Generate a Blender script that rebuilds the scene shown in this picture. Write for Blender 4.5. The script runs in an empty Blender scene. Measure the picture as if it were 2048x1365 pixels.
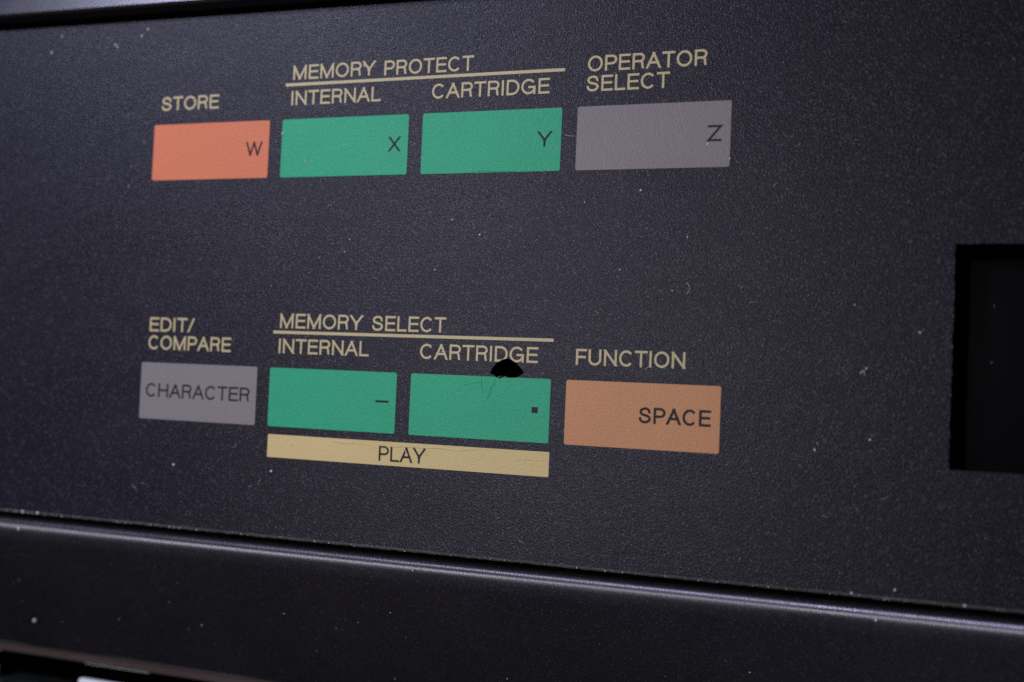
import bpy, bmesh, math, random
from mathutils import Vector, Matrix
from mathutils.geometry import delaunay_2d_cdt

U = 0.0205            # metres in one key pitch; everything below is measured in key pitches
sc = bpy.context.scene
COL = sc.collection
random.seed(7)

# ------------------------------------------------------------------ camera, world, lamps, exposure
cam = bpy.data.cameras.new("camera")
camo = bpy.data.objects.new("camera", cam); COL.objects.link(camo)
R = Matrix(((0.933467690783579, 0.043475605644808166, -0.3560167720445058),
            (-0.028176323623244598, 0.9984474659791531, 0.048049479361237143),
            (0.3575530241100621, -0.03482139275825839, 0.933243433170641)))
M4 = R.transposed().to_4x4()
M4.translation = Vector((3.69420878, -1.63305525, 6.64123362)) * U
camo.matrix_world = M4
cam.sensor_width = 36; cam.lens = 2400 / 2048 * 36
cam.clip_start = 0.002; cam.clip_end = 20
cam.dof.use_dof = True
cam.dof.focus_distance = 7.10 * U
cam.dof.aperture_fstop = 14.5
sc.camera = camo

w = bpy.data.worlds.new("World"); sc.world = w; w.use_nodes = True
w.node_tree.nodes["Background"].inputs[0].default_value = (0.6, 0.62, 0.72, 1)
w.node_tree.nodes["Background"].inputs[1].default_value = 0.016

def area(name, loc, target, sx, sy, power, color):
    l = bpy.data.lights.new(name, 'AREA'); l.shape = 'RECTANGLE'
    l.size = sx * U; l.size_y = sy * U; l.energy = power; l.color = color
    o = bpy.data.objects.new(name, l); COL.objects.link(o)
    o.location = Vector(loc) * U
    d = (Vector(target) - Vector(loc)).normalized()
    o.rotation_euler = d.to_track_quat('-Z', 'Y').to_euler()
    return o
area("softbox", (-5.8, 5.5, 7.1), (-0.2, -2.2, 0), 4.0, 0.6, 0.42, (0.74, 0.77, 1.0))
area("key_lamp", (-0.9, -1.3, 7.6), (1.2, -1.0, 0), 2.2, 2.6, 0.130, (0.97, 0.955, 1.0))

sc.view_settings.view_transform = 'Standard'; sc.view_settings.look = 'None'
sc.view_settings.exposure = 0; sc.view_settings.gamma = 1
sc.cycles.use_denoising = False
sc.cycles.sample_clamp_indirect = 4

# ------------------------------------------------------------------ materials
def material(name, base, rough=0.5, spec=0.5, metallic=0.0, grain=0.0, grain_size=0.010, glint=0.0,
             mottle=0.0, coat=0.0, glint_col=(0.5, 0.5, 0.55), tint=(1, 1, 1), wear=0.0):
    m = bpy.data.materials.new(name); m.use_nodes = True
    nt = m.node_tree; N = nt.nodes; L = nt.links
    b = N["Principled BSDF"]
    b.inputs["Base Color"].default_value = (*base, 1)
    b.inputs["Roughness"].default_value = rough
    b.inputs["Specular IOR Level"].default_value = spec
    b.inputs["Specular Tint"].default_value = (*tint, 1)
    b.inputs["Metallic"].default_value = metallic
    b.inputs["Coat Weight"].default_value = coat
    b.inputs["Coat Roughness"].default_value = 0.16
    tc = N.new("ShaderNodeTexCoord")
    col = None
    if mottle:
        n = N.new("ShaderNodeTexNoise"); n.inputs["Scale"].default_value = 1.6 / U; n.inputs["Detail"].default_value = 4
        L.new(tc.outputs["Object"], n.inputs["Vector"])
        n2 = N.new("ShaderNodeTexNoise"); n2.inputs["Scale"].default_value = 60 / U; n2.inputs["Detail"].default_value = 3
        L.new(tc.outputs["Object"], n2.inputs["Vector"])
        ad = N.new("ShaderNodeMath"); ad.operation = 'ADD'
        L.new(n.outputs["Fac"], ad.inputs[0]); L.new(n2.outputs["Fac"], ad.inputs[1])
        mr = N.new("ShaderNodeMapRange"); mr.inputs[1].default_value = 0.65; mr.inputs[2].default_value = 1.35
        mr.inputs[3].default_value = 1 - mottle; mr.inputs[4].default_value = 1 + mottle
        L.new(ad.outputs[0], mr.inputs[0])
        sc_ = N.new("ShaderNodeVectorMath"); sc_.operation = 'SCALE'
        sc_.inputs[0].default_value = base; L.new(mr.outputs[0], sc_.inputs["Scale"])
        col = sc_.outputs[0]
    if glint:
        # sparkle of the grain, painted into the base colour as tiny pale spots
        v = N.new("ShaderNodeTexVoronoi"); v.inputs["Scale"].default_value = 140 / U
        L.new(tc.outputs["Object"], v.inputs["Vector"])
        lt = N.new("ShaderNodeMapRange"); lt.inputs[1].default_value = 0.16; lt.inputs[2].default_value = 0.42
        lt.inputs[3].default_value = 1; lt.inputs[4].default_value = 0
        L.new(v.outputs["Distance"], lt.inputs[0])
        sx = N.new("ShaderNodeSeparateColor"); L.new(v.outputs["Color"], sx.inputs[0])
        pw = N.new("ShaderNodeMath"); pw.operation = 'POWER'; pw.inputs[1].default_value = 7
        L.new(sx.outputs[0], pw.inputs[0])
        mu = N.new("ShaderNodeMath"); mu.operation = 'MULTIPLY'; L.new(lt.outputs[0], mu.inputs[0]); L.new(pw.outputs[0], mu.inputs[1])
        m2 = N.new("ShaderNodeMath"); m2.operation = 'MULTIPLY'; m2.inputs[1].default_value = glint; L.new(mu.outputs[0], m2.inputs[0])
        mx = N.new("ShaderNodeMix"); mx.data_type = 'RGBA'
        L.new(m2.outputs[0], mx.inputs[0])
        if col: L.new(col, mx.inputs[6])
        else: mx.inputs[6].default_value = (*base, 1)
        mx.inputs[7].default_value = (*glint_col, 1)
        col = mx.outputs[2]
    if col: L.new(col, b.inputs["Base Color"])
    if wear:
        # handling smears: the film is a little shinier where it has been rubbed
        n = N.new("ShaderNodeTexNoise"); n.inputs["Scale"].default_value = 1.3 / U; n.inputs["Detail"].default_value = 5
        n.inputs["Distortion"].default_value = 1.2
        mp = N.new("ShaderNodeMapping"); mp.inputs["Rotation"].default_value = (0, 0, 0.5); mp.inputs["Scale"].default_value = (0.6, 1.5, 1)
        L.new(tc.outputs["Object"], mp.inputs[0]); L.new(mp.outputs[0], n.inputs["Vector"])
        mr = N.new("ShaderNodeMapRange"); mr.inputs[1].default_value = 0.3; mr.inputs[2].default_value = 0.7
        mr.inputs[3].default_value = rough - wear; mr.inputs[4].default_value = rough + wear
        L.new(n.outputs["Fac"], mr.inputs[0]); L.new(mr.outputs[0], b.inputs["Roughness"])
    if grain:
        n = N.new("ShaderNodeTexNoise"); n.inputs["Scale"].default_value = 1 / (grain_size * U)
        n.inputs["Detail"].default_value = 2.0; n.inputs["Roughness"].default_value = 0.6
        L.new(tc.outputs["Object"], n.inputs["Vector"])
        bp = N.new("ShaderNodeBump"); bp.inputs["Strength"].default_value = 1.0
        bp.inputs["Distance"].default_value = grain * U
        L.new(n.outputs["Fac"], bp.inputs["Height"]); L.new(bp.outputs["Normal"], b.inputs["Normal"])
    return m

G = 0.0043; GS = 0.0110
M = {
 'panel': material('dark_panel_film', (0.0126, 0.0116, 0.0178), 0.35, 0.20, tint=(0.93, 0.90, 1.0), wear=0.06, grain=G, grain_size=GS, glint=0.55, mottle=0.12),
 'cut': material('cut_edge', (0.006, 0.006, 0.007), 0.6, 0.3),
 'lip': material('worn_panel_edge', (0.11, 0.108, 0.108), 0.6, 0.3, grain=0.004, grain_size=0.02, glint=0.9, mottle=0.35),
 'green': material('green_ink', (0.027, 0.325, 0.170), 0.43, 0.17, wear=0.06, grain=G*0.8, grain_size=GS, glint=0.35, mottle=0.05, glint_col=(0.4, 0.8, 0.65)),
 'coral': material('coral_ink', (0.585, 0.172, 0.084), 0.43, 0.17, wear=0.06, grain=G*0.8, grain_size=GS, glint=0.3, mottle=0.05, glint_col=(0.9, 0.6, 0.5)),
 'tan': material('tan_ink', (0.495, 0.232, 0.112), 0.43, 0.17, wear=0.06, grain=G*0.8, grain_size=GS, glint=0.3, mottle=0.05, glint_col=(0.8, 0.6, 0.5)),
 'mauve': material('mauve_grey_ink', (0.202, 0.178, 0.183), 0.43, 0.17, wear=0.06, grain=G*0.8, grain_size=GS, glint=0.35, mottle=0.05, glint_col=(0.6, 0.55, 0.6)),
 'gold': material('gold_ink', (0.48, 0.40, 0.225), 0.43, 0.17, wear=0.06, grain=G*0.8, grain_size=GS, glint=0.3, mottle=0.08, glint_col=(0.8, 0.75, 0.6)),
 'bar': material('gold_bar_ink', (0.57, 0.44, 0.205), 0.43, 0.17, wear=0.06, grain=G*0.8, grain_size=GS, glint=0.3, mottle=0.05, glint_col=(0.8, 0.7, 0.5)),
 'ink': material('black_print_ink', (0.009, 0.008, 0.010), 0.5, 0.2, grain=G*0.8, grain_size=GS, mottle=0.2),
 'casing': material('painted_casing', (0.022, 0.0195, 0.025), 0.25, 0.50, tint=(0.88, 0.87, 1.0), wear=0.04, grain=0.0006, grain_size=0.012, glint=0.6, mottle=0.2, glint_col=(0.3, 0.3, 0.34)),
 'void': material('black_inside', (0.0015, 0.0015, 0.0015), 0.9, 0.0),
 'glass': material('smoked_window', (0.0009, 0.0009, 0.0019), 0.55, 0.05),
 'lcd': material('display_glass', (0.0008, 0.0008, 0.001), 0.1, 0.2),
 'brown': material('brown_felt_strip', (0.075, 0.052, 0.048), 0.85, 0.2, mottle=0.15),
 'highlight': material('highlight_pale', (0.55, 0.55, 0.58), 0.3, 0.5),  # pale colour for the added slivers that imitate a highlight
 'white': material('white_key_plastic', (0.80, 0.83, 0.86), 0.25, 0.5),
 'black': material('black_key_plastic', (0.006, 0.007, 0.007), 0.25, 0.4),
 'dust': material('dust', (0.62, 0.62, 0.68), 0.8, 0.2),
 'dustw': material('yellowish_dust', (0.6, 0.55, 0.42), 0.8, 0.2),
}

# ------------------------------------------------------------------ builders
def link(name, me, mats, parent):
    if not isinstance(mats, (list, tuple)): mats = [mats]
    for m in mats: me.materials.append(M[m])
    o = bpy.data.objects.new(name, me); COL.objects.link(o)
    if parent: o.parent = parent
    return o

def mesh(name, vs, fs, mats, parent, idx=None, smooth=False):
    me = bpy.data.meshes.new(name)
    me.from_pydata([(x*U, y*U, z*U) for x, y, z in vs], [], fs)
    if idx:
        for p, i in zip(me.polygons, idx): p.material_index = i
    if smooth:
        for p in me.polygons: p.use_smooth = True
    me.update()
    return link(name, me, mats, parent)

def sheet(name, polys, holes, z1, z0, mats, parent, walls=True):
    """union of polygons minus holes, as a flat plate with side walls from z1 down to z0"""
    vs, fs = [], []
    for p in polys + holes:
        a = sum(p[i][0]*p[(i+1) % len(p)][1] - p[(i+1) % len(p)][0]*p[i][1] for i in range(len(p)))
        if a < 0: p = p[::-1]
        fs.append(list(range(len(vs), len(vs)+len(p)))); vs += [Vector((x, y)) for x, y in p]
    nP = len(polys)
    ov, oe, of, _, _, orig = delaunay_2d_cdt(vs, [], fs, 0, 1e-6, True)
    keep = []
    for f, o in zip(of, orig):
        if o and any(i < nP for i in o) and not any(i >= nP for i in o):
            p = [ov[i] for i in f]
            a = sum(p[i].x*p[(i+1) % len(p)].y - p[(i+1) % len(p)].x*p[i].y for i in range(len(p)))
            if abs(a) < 1e-10: continue
            keep.append(list(f) if a > 0 else list(f)[::-1])
    V = [(v.x, v.y, z1) for v in ov]; F = list(keep); idx = [0]*len(F)
    if walls:
        cnt = {}
        for f in keep:
            for i in range(len(f)):
                a, b = f[i], f[(i+1) % len(f)]
                cnt[(a, b)] = 1
        n = len(V); V += [(v.x, v.y, z0) for v in ov]
        for (a, b) in list(cnt):
            if (b, a) not in cnt:
                F.append([b, a, a+n, b+n]); idx.append(1 if isinstance(mats, (list, tuple)) and len(mats) > 1 else 0)
    used = sorted({i for f in F for i in f}); mp = {k: j for j, k in enumerate(used)}
    return mesh(name, [V[k] for k in used], [[mp[i] for i in f] for f in F], mats, parent, idx)

def rrect(x0, y0, x1, y1, r, n=4):
    out = []
    for cx, cy, a in ((x1-r, y1-r, 0), (x0+r, y1-r, 90), (x0+r, y0+r, 180), (x1-r, y0+r, 270)):
        for k in range(n+1):
            t = math.radians(a + 90*k/n); out.append((cx+r*math.cos(t), cy+r*math.sin(t)))
    return out

# ------------------------------------------------------------------ lettering: a light grotesque drawn stroke by stroke
def arc(cx, cy, rx, ry, a0, a1, n=18):
    return [(cx+rx*math.cos(math.radians(a0+(a1-a0)*k/n)), cy+ry*math.sin(math.radians(a0+(a1-a0)*k/n))) for k in range(n+1)]
def spline(p, n=5):
    out = []; q = [p[0]] + p + [p[-1]]
    for i in range(1, len(q)-2):
        for k in range(n):
            t = k/n; o = []
            for d in (0, 1):
                a, b, c, e = q[i-1][d], q[i][d], q[i+1][d], q[i+2][d]
                o.append(0.5*(2*b+(c-a)*t+(2*a-5*b+4*c-e)*t*t+(3*b-a-3*c+e)*t**3))
            out.append(tuple(o))
    return out + [p[-1]]
stem = [(0, 0), (0, 1)]
# letter: (width for cap height 1, left bearing, right bearing, strokes in a unit box)
GLYPH = {
 'A': (.86, .03, .03, [[(0, 0), (.5, 1)], [(.5, 1), (1, 0)], [(.17, .34), (.83, .34)]]),
 'C': (.86, .06, .04, [arc(.5, .5, .5, .5, 40, 320, 28)]),
 'D': (.80, .09, .06, [stem, [(0, 1)] + arc(.42, .5, .58, .5, 90, -90) + [(0, 0)]]),
 'E': (.69, .09, .04, [stem, [(0, 1), (1, 1)], [(0, .52), (.93, .52)], [(0, 0), (1, 0)]]),
 'F': (.66, .09, .03, [stem, [(0, 1), (1, 1)], [(0, .5), (.9, .5)]]),
 'G': (.90, .06, .08, [arc(.5, .5, .5, .5, 38, 338, 30), [(.98, 0), (.98, .46), (.56, .46)]]),
 'H': (.78, .09, .09, [stem, [(1, 0), (1, 1)], [(0, .52), (1, .52)]]),
 'I': (.0, .09, .09, [stem]),
 'L': (.64, .09, .03, [stem, [(0, 0), (1, 0)]]),
 'M': (.93, .09, .09, [[(0, 0), (0, 1), (.5, .02), (1, 1), (1, 0)]]),
 'N': (.78, .09, .09, [[(0, 0), (0, 1), (1, 0), (1, 1)]]),
 'O': (.90, .06, .06, [arc(.5, .5, .5, .5, 0, 360, 36)]),
 'P': (.72, .09, .03, [stem, [(0, 1)] + arc(.58, .725, .42, .275, 90, -90) + [(0, .45)]]),
 'R': (.74, .09, .05, [stem, [(0, 1)] + arc(.60, .745, .37, .255, 90, -90) + [(0, .49)],
                       spline([(.58, .49), (.78, .44), (.86, .30), (.88, .12), (.93, 0)])]),
 'S': (.76, .06, .06, [spline([(.93, .70), (.84, .91), (.5, 1), (.14, .90), (.07, .73), (.2, .58), (.5, .515),
                               (.84, .42), (.98, .26), (.84, .08), (.5, 0), (.14, .08), (0, .31)])]),
 'T': (.76, .03, .03, [[(0, 1), (1, 1)], [(.5, 0), (.5, 1)]]),
 'U': (.78, .09, .09, [[(0, 1)] + arc(.5, .36, .5, .36, 180, 360) + [(1, 1)]]),
 'W': (1.22, .03, .03, [[(0, 1), (.25, 0), (.5, 1), (.75, 0), (1, 1)]]),
 'X': (.74, .04, .04, [[(0, 0), (1, 1)], [(0, 1), (1, 0)]]),
 'Y': (.84, .03, .03, [[(0, 1), (.5, .42)], [(1, 1), (.5, .42)], [(.5, 0), (.5, .42)]]),
 'Z': (.74, .04, .04, [[(0, 1), (1, 1), (0, 0), (1, 0)]]),
 '/': (.46, .0, .0, [[(0, 0), (1, 1)]]),
 ' ': (.36, .0, .0, []),
}
def clip(P, lo, hi):
    """keep the part of a convex polygon between two heights"""
    for sgn, h in ((1, lo), (-1, hi)):
        out = []
        for i in range(len(P)):
            a, b = P[i], P[(i+1) % len(P)]
            da, db = sgn*(a[1]-h), sgn*(b[1]-h)
            if da >= -1e-9: out.append(a)
            if (da > 1e-9 and db < -1e-9) or (da < -1e-9 and db > 1e-9):
                k = da/(da-db); out.append((a[0]+(b[0]-a[0])*k, h))
        P = out
        if len(P) < 3: return []
    return P
def letters(text, x0, x1, y, cap, t):
    """polygons of a line of text between x0 and x1, baseline y, stroke width t"""
    adv = []; x = 0
    for i, ch in enumerate(text):
        gw, lb, rb, st = GLYPH[ch]
        gw = gw if ch != 'I' else t/cap
        if i: x += lb*.86 + 0.01
        adv.append((x, gw, st, ch)); x += gw + (rb*.86 if i < len(text)-1 else 0)
    k = (x1-x0)/(x*cap)
    P = []
    for gx, gw, st, ch in adv:
        gx0 = x0 + gx*cap*k; W = gw*cap*k
        if ch == 'I': W = t
        tx = lambda q: (gx0 + t/2 + q[0]*(W-t), y + t/2 + q[1]*(cap-t))
        for s in st:
            q = [tx(a) for a in s]
            curved = len(q) > 8
            n = len(q)
            for i in range(n-1):
                a, b = Vector(q[i]), Vector(q[i+1]); d = b-a
                if d.length < 1e-7: continue
                d.normalize(); nrm = Vector((-d.y, d.x))*t/2
                ext = t*.5
                e0 = ext if not curved or (i == 0 and abs(d.x*d.y) < .05) else 0
                e1 = ext if not curved or (i == n-2 and abs(d.x*d.y) < .05) else 0
                if ch in 'CSG' and curved: e0 = e1 = 0
                if ch == '/' or (not curved and abs(d.x*d.y) > .05): e0 = e1 = t*.9
                A, B = a-d*e0, b+d*e1
                P.append(clip([tuple(A+nrm), tuple(A-nrm), tuple(B-nrm), tuple(B+nrm)], y, y+cap))
            if curved:
                for c in q[1:-1]:
                    P.append([(c[0]+t*.5*math.cos(j*math.pi/5+.1), c[1]+t*.5*math.sin(j*math.pi/5+.1)) for j in range(10)])
    P = [p for p in P if len(p) > 2]
    return P

HOLE = [(1.0199,-1.5795),(1.0258,-1.5653),(1.0328,-1.5528),(1.0461,-1.5357),(1.0604,-1.5203),(1.0785,-1.5075),(1.0931,-1.4991),(1.1005,-1.4971),(1.1115,-1.4943),(1.1250,-1.4935),(1.1385,-1.4952),(1.1509,-1.4981),(1.17,-1.5078),(1.1912,-1.5244),(1.2086,-1.5412),(1.2223,-1.558),(1.234,-1.5714),(1.2267,-1.5734),(1.216,-1.5807),(1.2016,-1.5899),(1.1835,-1.5993),(1.167,-1.6026),(1.1521,-1.6032),(1.1352,-1.6023),(1.1147,-1.6020),(1.0998,-1.6028),(1.0926,-1.6063),(1.0835,-1.6128),(1.0795,-1.6069),(1.0682,-1.6056),(1.0586,-1.6016),(1.0527,-1.5966),(1.0448,-1.589),(1.0334,-1.5859),(1.0276,-1.5835)]

# ------------------------------------------------------------------ the instrument
root = bpy.data.objects.new("synthesizer", None); COL.objects.link(root)
root['label'] = "dark synthesizer with coloured membrane buttons and gold lettering on its control panel"
root['category'] = "synthesizer"

XL, XR = -7.0, 9.0
YB, YT = -2.668, 0.705
DX0, DX1, DY0, DY1 = 3.602, 7.9, -1.984, -0.808

def jag(a, b, n, amp):
    out = []
    for i in range(n):
        t = i/n
        ox = random.uniform(-amp, amp); oy = random.uniform(-amp, amp)
        if i == 0: ox = oy = 0
        out.append((a[0]+(b[0]-a[0])*t + (ox if a[0] == b[0] else 0), a[1]+(b[1]-a[1])*t + (oy if a[1] == b[1] else 0)))
    return out
disp = (jag((DX0, DY0), (DX1, DY0), 60, .003) + jag((DX1, DY0), (DX1, DY1), 6, 0) +
        jag((DX1, DY1), (DX0, DY1), 60, .002) + jag((DX0, DY1), (DX0, DY0), 50, .0045))
# bottom edge of the panel, slightly ragged where it was trimmed
low = [(XL + (XR-XL)*i/640, YB + random.uniform(-.0011, .0011)) for i in range(641)]
panel_poly = low + [(XR, YT-.0085*(XR-.4)), (XL, YT-.0085*(XL-.4))]
panel = sheet("control_panel", [panel_poly], [disp, HOLE], 0.0, -0.045, ['panel', 'cut'], root)

# worn pale lip along the panel's lower edge, with a few nicks
V, F = [], []
for i, (x, y) in enumerate(low):
    wd = 0.020 + random.uniform(-.0018, .0018)
    if abs(x-1.64) < .010 or abs(x-1.19) < .007: wd = 0.008
    V += [(x, y+.001, -0.0005), (x, y-wd*.5, -0.006), (x, y-wd, -0.017), (x, y-wd-.002, -0.05)]
for i in range(640):
    for j in range(3):
        F.append([i*4+j, i*4+j+1, i*4+j+5, i*4+j+4])
mesh("panel_lip", V, F, ['lip', 'cut'], root, idx=[0, 0, 1]*640)
# the dark side of the base plate that shows under the lip
def extrude(name, prof, mat, x0, x1, parent, smooth=False, skew=0.0, n=1):
    V, F = [], []
    for s in range(n+1):
        x = x0+(x1-x0)*s/n
        V += [(x, y + skew*x, z) for y, z in prof]
    k = len(prof)
    for s in range(n):
        for i in range(k-1): F.append([s*k+i, s*k+i+1, (s+1)*k+i+1, (s+1)*k+i])
    F.append(list(range(k))); F.append([n*k+i for i in range(k)][::-1])
    o = mesh(name, V, F, mat, parent, smooth=False)
    if smooth:
        for p in o.data.polygons:
            if len(p.vertices) == 4: p.use_smooth = True
    return o
extrude("base_plate", [(YT-.06, -0.06), (YT-.06, -0.16), (-2.70, -0.16), (-2.70, -0.052), (-2.66, -0.052), (-2.66, -0.06)], 'void', XL, 3.50, root)

# ------------------------------------------------------------------ coloured membrane buttons
KW, KH = 0.9045, 0.3754
def key(col, row, mat, text, tx0, tx1, label, baseline=-0.229, stroke=0.0125):
    x = -1.5+col; y = -1.6012*row
    holes = [HOLE] if (col, row) == (2, 1) else []
    k = sheet("membrane_button", [rrect(x, y-KH, x+KW, y, 0.012)], holes, 0.0022, 0.0003, mat, root)
    k['label'] = label
    if text:
        l = sheet("button_lettering", letters(text, tx0, tx1, y+baseline, 0.092, stroke), [], 0.0032, 0.0024, 'ink', k)
    return k
kW = key(0, 0, 'coral', 'W', -0.767, -0.645, "coral membrane button marked W")
kX = key(1, 0, 'green', 'X', 0.273, 0.350, "green membrane button marked X")
kY = key(2, 0, 'green', 'Y', 1.258, 1.345, "green membrane button marked Y")
kZ = key(3, 0, 'mauve', 'Z', 2.274, 2.354, "grey membrane button marked Z")
kC = key(0, 1, 'mauve', 'CHARACTER', -1.456, -0.644, "grey membrane button marked CHARACTER")
kD = key(1, 1, 'green', None, 0, 0, "green membrane button marked with a dash")
kP = key(2, 1, 'green', None, 0, 0, "green membrane button marked with a square dot, torn at its top edge")
kS = key(3, 1, 'tan', 'SPACE', 1.940, 2.353, "tan orange membrane button marked SPACE", stroke=0.0145)
sheet("button_lettering", [rrect(0.264, -1.789, 0.355, -1.776, .004)], [], 0.0032, 0.0024, 'ink', kD)
sheet("button_lettering", [rrect(1.293, -1.804, 1.331, -1.769, .002)], [], 0.0032, 0.0024, 'ink', kP)
bar = sheet("label_bar", [rrect(-0.492, -2.173, 1.414, -2.027, .007)], [], 0.0022, 0.0003, 'bar', root)
bar['label'] = "wide gold bar marked PLAY"
sheet("bar_lettering", letters('PLAY', 0.305, 0.619, -2.148, 0.093, .0125), [], 0.0032, 0.0024, 'ink', bar)

# ------------------------------------------------------------------ gold captions
def caption(text, x0, x1, y, words=None, t=0.0133):
    P = []
    for tt, a, b, yy in ([(text, x0, x1, y)] if words is None else words):
        P += letters(tt, a, b, yy, 0.0935, t)
    c = sheet("printed_caption", P, [HOLE], 0.0012, 0.0002, 'gold', root)
    c['label'] = "gold caption reading " + text
    return c
caption("STORE", -1.452, -0.996, 0.095)
caption("MEMORY PROTECT", 0, 0, 0, [("MEMORY", -0.439, 0.153, 0.2565), ("PROTECT", 0.217, 0.823, 0.2515)])
caption("INTERNAL", -0.444, 0.201, 0.0905)
caption("CARTRIDGE", 0.553, 1.319, 0.0885)
caption("OPERATOR SELECT", 0, 0, 0, [("OPERATOR", 1.551, 2.258, 0.2050), ("SELECT", 1.547, 2.044, 0.0875)])
R2 = -1.6012
caption("EDIT/ COMPARE", 0, 0, 0, [("EDIT/", -1.453, -1.098, -1.3925), ("COMPARE", -1.456, -0.806, -1.5130)])
caption("MEMORY SELECT", 0, 0, 0, [("MEMORY", -0.444, 0.149, -1.3465), ("SELECT", 0.216, 0.718, -1.3475)])
caption("INTERNAL", -0.446, 0.202, -1.508)
caption("CARTRIDGE", 0.553, 1.318, -1.511)
caption("FUNCTION", 1.552, 2.196, -1.5125)
for yy, lab in ((0.2255, "gold line under MEMORY PROTECT"), (-1.3735, "gold line under MEMORY SELECT")):
    u = sheet("printed_line", [rrect(-0.492, yy-.0095, 1.411, yy+.0095, .004)], [], 0.0012, 0.0002, 'gold', root)
    u['label'] = lab

# ------------------------------------------------------------------ creases in the film: low ridges along the cracks
def ridge(name, pts, wd, h, z, mat, parent):
    P = spline(pts, 5) if len(pts) > 2 else pts
    V, F = [], []
    for i, (x, y) in enumerate(P):
        a = Vector(P[max(i-1, 0)]); b = Vector(P[min(i+1, len(P)-1)]); d = (b-a).normalized(); n = Vector((-d.y, d.x))
        e = math.sin(math.pi*min(max(i/(len(P)-1), .06), .94))**.5
        ww = wd*e/2*random.uniform(.8, 1.2)
        V += [(x+n.x*ww, y+n.y*ww, z-.0004), (x, y, z+h*e*random.uniform(.8, 1.2)), (x-n.x*ww, y-n.y*ww, z-.0004)]
    for i in range(len(P)-1):
        for j in range(2): F.append([i*3+j, i*3+j+1, i*3+j+4, i*3+j+3])
    return mesh(name, V, F, mat, parent)
ridge("crease", [(1.0186,-1.5807),(1.0034,-1.587),(0.9848,-1.5943),(0.9686,-1.600)], .005, .0018, .0002, 'lip', panel)
ridge("crease", [(1.2343,-1.5727),(1.25,-1.5789),(1.2734,-1.5875),(1.292,-1.592)], .005, .0018, .0002, 'lip', panel)
ridge("crease", [(0.9687,-1.6036),(0.9652,-1.6301),(0.9691,-1.6606),(0.98,-1.6907),(0.995,-1.7076)], .007, .0022, .0022, 'green', kP)
ridge("crease", [(0.8451,-1.6578),(0.8831,-1.6518),(0.9209,-1.645),(0.949,-1.6373),(0.9775,-1.6392),(1.0008,-1.6321)], .006, .0018, .0022, 'green', kP)
ridge("crease", [(1.061,-1.611),(1.0483,-1.6398),(1.0307,-1.6667),(1.0228,-1.6976),(1.0101,-1.7287),(0.9901,-1.7537)], .008, .0028, .0022, 'green', kP)
ridge("crease", [(-0.0285,-2.0449),(0.0448,-2.0543),(0.1272,-2.0522),(0.2091,-2.0537)], .007, .0035, .0022, 'bar', bar)
ridge("crease", [(0.2306,-2.0751),(0.3513,-2.0634),(0.4905,-2.0506),(0.5893,-2.0518),(0.7062,-2.0466),(0.8225,-2.0554),(0.9175,-2.0444),(1.0681,-2.0352)], .007, .0030, .0022, 'bar', bar)
ridge("crease", [(1.1823,-2.087),(1.2559,-2.0823),(1.3108,-2.0806),(1.3746,-2.0816)], .006, .0018, .0022, 'bar', bar)
ridge("crease", [(0.7974,-0.3715),(0.863,-0.3685),(0.9119,-0.3660),(1.0256,-0.3705),(1.1219,-0.3708)], .007, .0022, .0022, 'green', kY)
rim = HOLE + [HOLE[0]]
V, F = [], []
for i, (x, y) in enumerate(rim):
    c_ = Vector((1.128, -1.55)); d = (Vector((x, y))-c_).normalized()
    h = .0022 + random.uniform(0, .0022); wd = random.uniform(.002, .0035)
    V += [(x-d.x*.0005, y-d.y*.0005, -.001), (x+d.x*wd*.4, y+d.y*wd*.4, h), (x+d.x*wd, y+d.y*wd, .0003)]
for i in range(len(rim)-1):
    for j in range(2): F.append([i*3+j, i*3+j+1, i*3+j+4, i*3+j+3])
mesh("torn_rim", V, F, 'panel', panel)
# torn pale scraps of film on the lower rim of the hole
V, F = [], []
for cx, cy, l, a in ((1.079,-1.598,.012,.3),(1.090,-1.604,.010,1.1),(1.101,-1.596,.009,-.2),(1.116,-1.597,.011,.1),(1.070,-1.607,.008,.8),(1.085,-1.611,.007,-.7),(1.127,-1.599,.007,.3)):
    k = len(V); dx, dy = math.cos(a)*l/2, math.sin(a)*l/2
    V += [(cx-dx, cy-dy, .001), (cx+dy*.35, cy-dx*.35, .004), (cx+dx, cy+dy, .002), (cx-dy*.3, cy+dx*.3, .0065)]
    F += [[k, k+1, k+3], [k+1, k+2, k+3]]
mesh("torn_film", V, F, 'dust', panel)

# ------------------------------------------------------------------ display window: walls, gutter and smoked pane
def box(name, x0, x1, y0, y1, z0, z1, mat, parent, bev=0.0):
    bm = bmesh.new()
    bmesh.ops.create_cube(bm, size=1)
    for v in bm.verts:
        v.co = Vector(((x0+x1)/2+v.co.x*(x1-x0), (y0+y1)/2+v.co.y*(y1-y0), (z0+z1)/2+v.co.z*(z1-z0)))*U
    if bev:
        bmesh.ops.bevel(bm, geom=bm.edges[:], offset=bev*U, segments=4, affect='EDGES', profile=.5)
    me = bpy.data.meshes.new(name); bm.to_mesh(me); bm.free()
    if bev:
        for p in me.polygons: p.use_smooth = True
    return link(name, me, mat, parent)
win = box("display_window", 3.675, DX1-.1, DY0-.02, DY1-.07, -0.30, -0.13, 'glass', root, bev=0.005)
box("display_pane", 3.965, 7.4, -1.60, -1.26, -0.128, -0.122, 'lcd', win)
# black chassis tray below everything
tray = sheet("chassis_tray", [[(XL, -2.95), (XR, -2.95), (XR, 1.5), (XL, 1.5)]], [], -0.42, -0.5, 'void', root)

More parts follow.
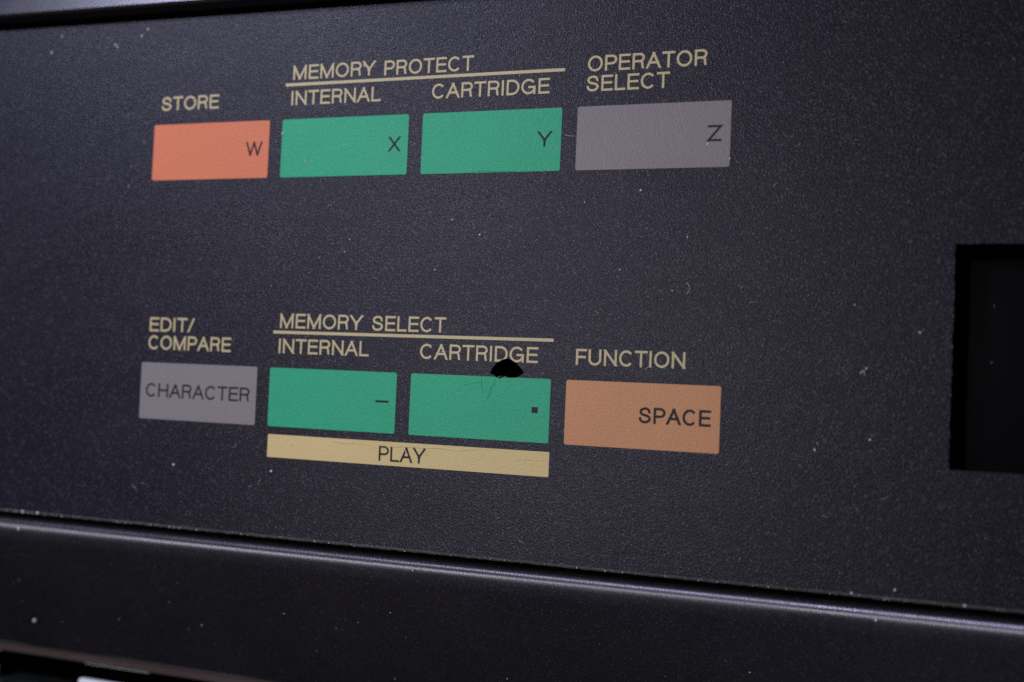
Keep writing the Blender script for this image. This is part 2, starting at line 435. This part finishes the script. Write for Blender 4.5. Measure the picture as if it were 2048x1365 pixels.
# ------------------------------------------------------------------ casing: strip above the panel, rail below it
def profile_arc(cy, cz, r, a0, a1, n=14):
    return [(cy+r*math.cos(math.radians(a0+(a1-a0)*k/n)), cz+r*math.sin(math.radians(a0+(a1-a0)*k/n))) for k in range(n+1)]
# lower rail: up the wall, over a rounded shoulder, then a long face that falls away
fall = 29
arcp = [(0.0, 0.0)]; na = 90
for k in range(na):
    th = (90+fall)*(k+.5)/na
    rr = .060 if th < 52 else (.080 if th < 84 else .17)
    d_ = math.radians((90+fall)/na)*rr
    arcp.append((arcp[-1][0]-math.sin(math.radians(th))*d_, arcp[-1][1]+math.cos(math.radians(th))*d_))
zm = max(p[1] for p in arcp)
prof = [(-2.728, -0.42)] + [(-2.728+a, -0.035-zm+b) for a, b in arcp]
y1, z1 = prof[-1]
Lf = (y1+3.735)/math.cos(math.radians(fall))
ny, nz = -3.735, z1-(y1+3.735)*math.tan(math.radians(fall))
prof += [(ny+.004, nz+.003), (ny-.004, nz-.004), (ny-.006, nz-.02), (ny-.006, -0.75), (-2.77, -0.75)]
rail = extrude("lower_casing_rail", prof, 'casing', XL, XR, root, smooth=False)
for p in rail.data.polygons:
    c = p.center/U
    if len(p.vertices) == 4 and c.y < -2.75 and c.z > nz+.004 and c.z > -.415 or c.y < -2.9 and c.z > nz+.01: p.use_smooth = True
# upper casing strip; it runs a fraction of a degree out of line with the panel
s = -0.0106
zt = 0.12; yt = 0.7765
up = [(yt+.012, -0.1), (yt+.012, 0.100), (yt+.010, 0.106), (yt, 0.112), (yt, zt-.004), (yt+.006, zt), (yt+.9, zt-0.13), (yt+.9, -0.1)]
upper = extrude("upper_casing_strip", up, 'casing', XL, XR, root, skew=s)
edge = [(yt+.004, 0.060), (yt+.004, 0.104), (yt+.0105, 0.104), (yt+.0105, 0.060)]
extrude("edge_trim", edge, 'brown', XL, XR, root, skew=s)

# ------------------------------------------------------------------ key bed below the rail
fz = nz-.03
st = [(ny-.008, fz-.3), (ny-.008, fz), (ny-.03, fz+.004), (ny-.075, fz-.006), (ny-.083, fz-.02), (ny-.083, fz-.3)]
extrude("felt_strip", st, 'brown', XL, XR, root, smooth=False)
z0 = -0.62
kx = -2.41
pitch = 1.10
k0 = None
def white_key(x0, x1):
    k = box("white_key", x0, x1, -11.0, -3.955, z0-.06, z0, 'white', root, bev=0.018)
    return k
white_key(kx, kx+.62)
white_key(kx+.635, kx+.635+pitch*.6)
white_key(kx-.79-.62, kx-.79)
box("black_key", kx-.66, kx-.05, -8.3, -4.0, z0-.12, z0+.10, 'black', root, bev=0.05)
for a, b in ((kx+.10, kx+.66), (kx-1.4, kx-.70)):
    box("highlight_sliver", a, b, ny-.092, ny-.086, fz-.06, fz-.022, 'highlight', root, bev=.0015)  # added sliver, stands in for the thin highlight line below the felt
box("key_bed", XL, XR, -11.5, -3.9, z0-.9, z0-.7, 'void', root)

# ------------------------------------------------------------------ dust, grit and lint
def blob(V, F, c, r, flat=.6):
    k = len(V); n = 6
    rr = [r*random.uniform(.7, 1.25) for _ in range(n)]; a0 = random.random()*6
    for h, q in ((0, 1), (.55, .8)):
        for i in range(n):
            a = a0+i*2*math.pi/n; V.append((c[0]+rr[i]*q*math.cos(a), c[1]+rr[i]*q*math.sin(a), c[2]+r*h*flat*1.4))
    V.append((c[0], c[1], c[2]+r*flat*1.4))
    for i in range(n):
        j = (i+1) % n
        F.append([k+i, k+j, k+n+j, k+n+i]); F.append([k+n+i, k+n+j, k+2*n])
SP = [(-1.201,-2.27,5),(-0.454,-2.263,5),(-0.495,-0.091,5),(-0.311,-0.271,3),(2.278,-0.246,4),(1.901,-0.499,4),(3.163,-1.49,3),(3.175,-1.475,3),(3.150,-1.497,3),(3.168,-1.503,2),(2.182,-0.77,3),(0.489,-2.078,3),(0.079,0.318,4),(0.072,0.326,3),(-2.414,0.549,5),(-2.329,0.658,4),(-1.844,0.557,5),(-1.644,0.621,5),(-1.597,0.663,4),(-1.862,0.572,4),(3.356,-2.628,4),(2.923,-1.922,4),(3.206,-1.852,4),(1.127,0.204,3),(1.336,-0.367,3),(1.567,-0.563,3),(1.795,-0.957,3),(0.032,-0.78,3),(0.914,-0.751,4),(-0.97,-0.181,3),(2.405,-0.33,3),(2.107,-1.074,3),(3.106,-1.136,3),(3.44,-1.275,4),(0.627,-0.965,3),(0.729,-0.659,3),(-0.177,-0.891,3)]
V, F = [], []
for x, y, s_ in SP: blob(V, F, (x, y, .003), s_/290*.5)
for x, y, z, s_ in ((-2.436,-2.676,.0,6),(-2.309,-2.676,.0,6),(3.137,-2.668,0,5),(3.70,-2.674,0,5),(-2.578,-3.50,-.33,8),(3.266,-2.80,-.03,5),(-2.49,-2.80,-.025,7),(0.56,-2.80,-.025,3),(3.80,-1.121,-.128,1.4),(3.794,-1.417,-.128,1.7)):
    blob(V, F, (x, y, z), s_/290*.5)
def rail_z(y): return -0.035 if y > y1 else z1-(y1-y)*math.tan(math.radians(fall))
for i in range(65):
    x = random.uniform(-3, 4); y = random.uniform(-2.62, .68)
    if DX0-.05 < x and DY0 < y < DY1: continue
    if 1.0 < x < 1.25 and -1.63 < y < -1.47: continue
    blob(V, F, (x, y, .0025), random.choice((1, 1, 1, 1.4, 1.4, 2))/290*.55)
for i in range(50):
    x = random.uniform(-3, 4); y = random.uniform(-3.7, -2.95)
    blob(V, F, (x, y, rail_z(y)), random.choice((1, 1, 1, 1.5, 2.2))/290*.55)
for i in range(150):                     # grit caught on the panel's lower lip
    x = random.uniform(-3, 4.2); blob(V, F, (x, -2.678+random.uniform(-.008, .008), -.006), random.choice((1, 1, 1.5, 2))/290*.6)
d = mesh("dust", V, F, 'dust', None); d['kind'] = 'stuff'; d['label'] = "pale dust specks scattered over the dark panel"; 
d['category'] = "dust"
# lint fibres: thin bent tubes
V, F = [], []
def fibre(P, r, z):
    k = len(V)
    for i, (x, y) in enumerate(P):
        a = Vector(P[max(i-1, 0)]); b = Vector(P[min(i+1, len(P)-1)]); dd = (b-a).normalized(); n = Vector((-dd.y, dd.x))
        zz = z + r + .008*math.sin(math.pi*i/(len(P)-1))
        for q in range(4):
            t = q*math.pi/2; V.append((x+n.x*r*math.cos(t), y+n.y*r*math.cos(t), zz+r*math.sin(t)))
    for i in range(len(P)-1):
        for q in range(4): F.append([k+i*4+q, k+i*4+(q+1) % 4, k+i*4+4+(q+1) % 4, k+i*4+4+q])
fibre(spline([(2.1885,-1.0952),(2.2074,-1.0667),(2.2037,-1.0442),(2.1859,-1.0274)]), .0011, .001)
fibre(spline([(1.9661,-1.5287),(1.9829,-1.511),(2.0062,-1.5102)]), .0011, .001)
fibre(spline([(1.4268,-0.1621),(1.46,-.172),(1.4891,-0.1731)]), .0011, .001)
fibre([(-0.313,-0.258),(-0.311,-0.288)], .0028, .003)
for i in range(46):
    x = random.uniform(-1.5, 3.4); y = random.uniform(-2.6, .65); a = random.uniform(0, 6.3); l = random.uniform(.02, .05); c = random.uniform(-.4, .4)
    if DX0-.1 < x or (.95 < x < 1.3 and -1.7 < y < -1.4): continue
    fibre(spline([(x, y), (x+l*.5*math.cos(a), y+l*.5*math.sin(a)), (x+l*.9*math.cos(a+c), y+l*.9*math.sin(a+c))]), .0007, .0015)
f_ = mesh("lint", V, F, 'dustw', None); f_['kind'] = 'stuff'; f_['label'] = "fine pale lint fibres lying on the panel"; f_['category'] = "lint"
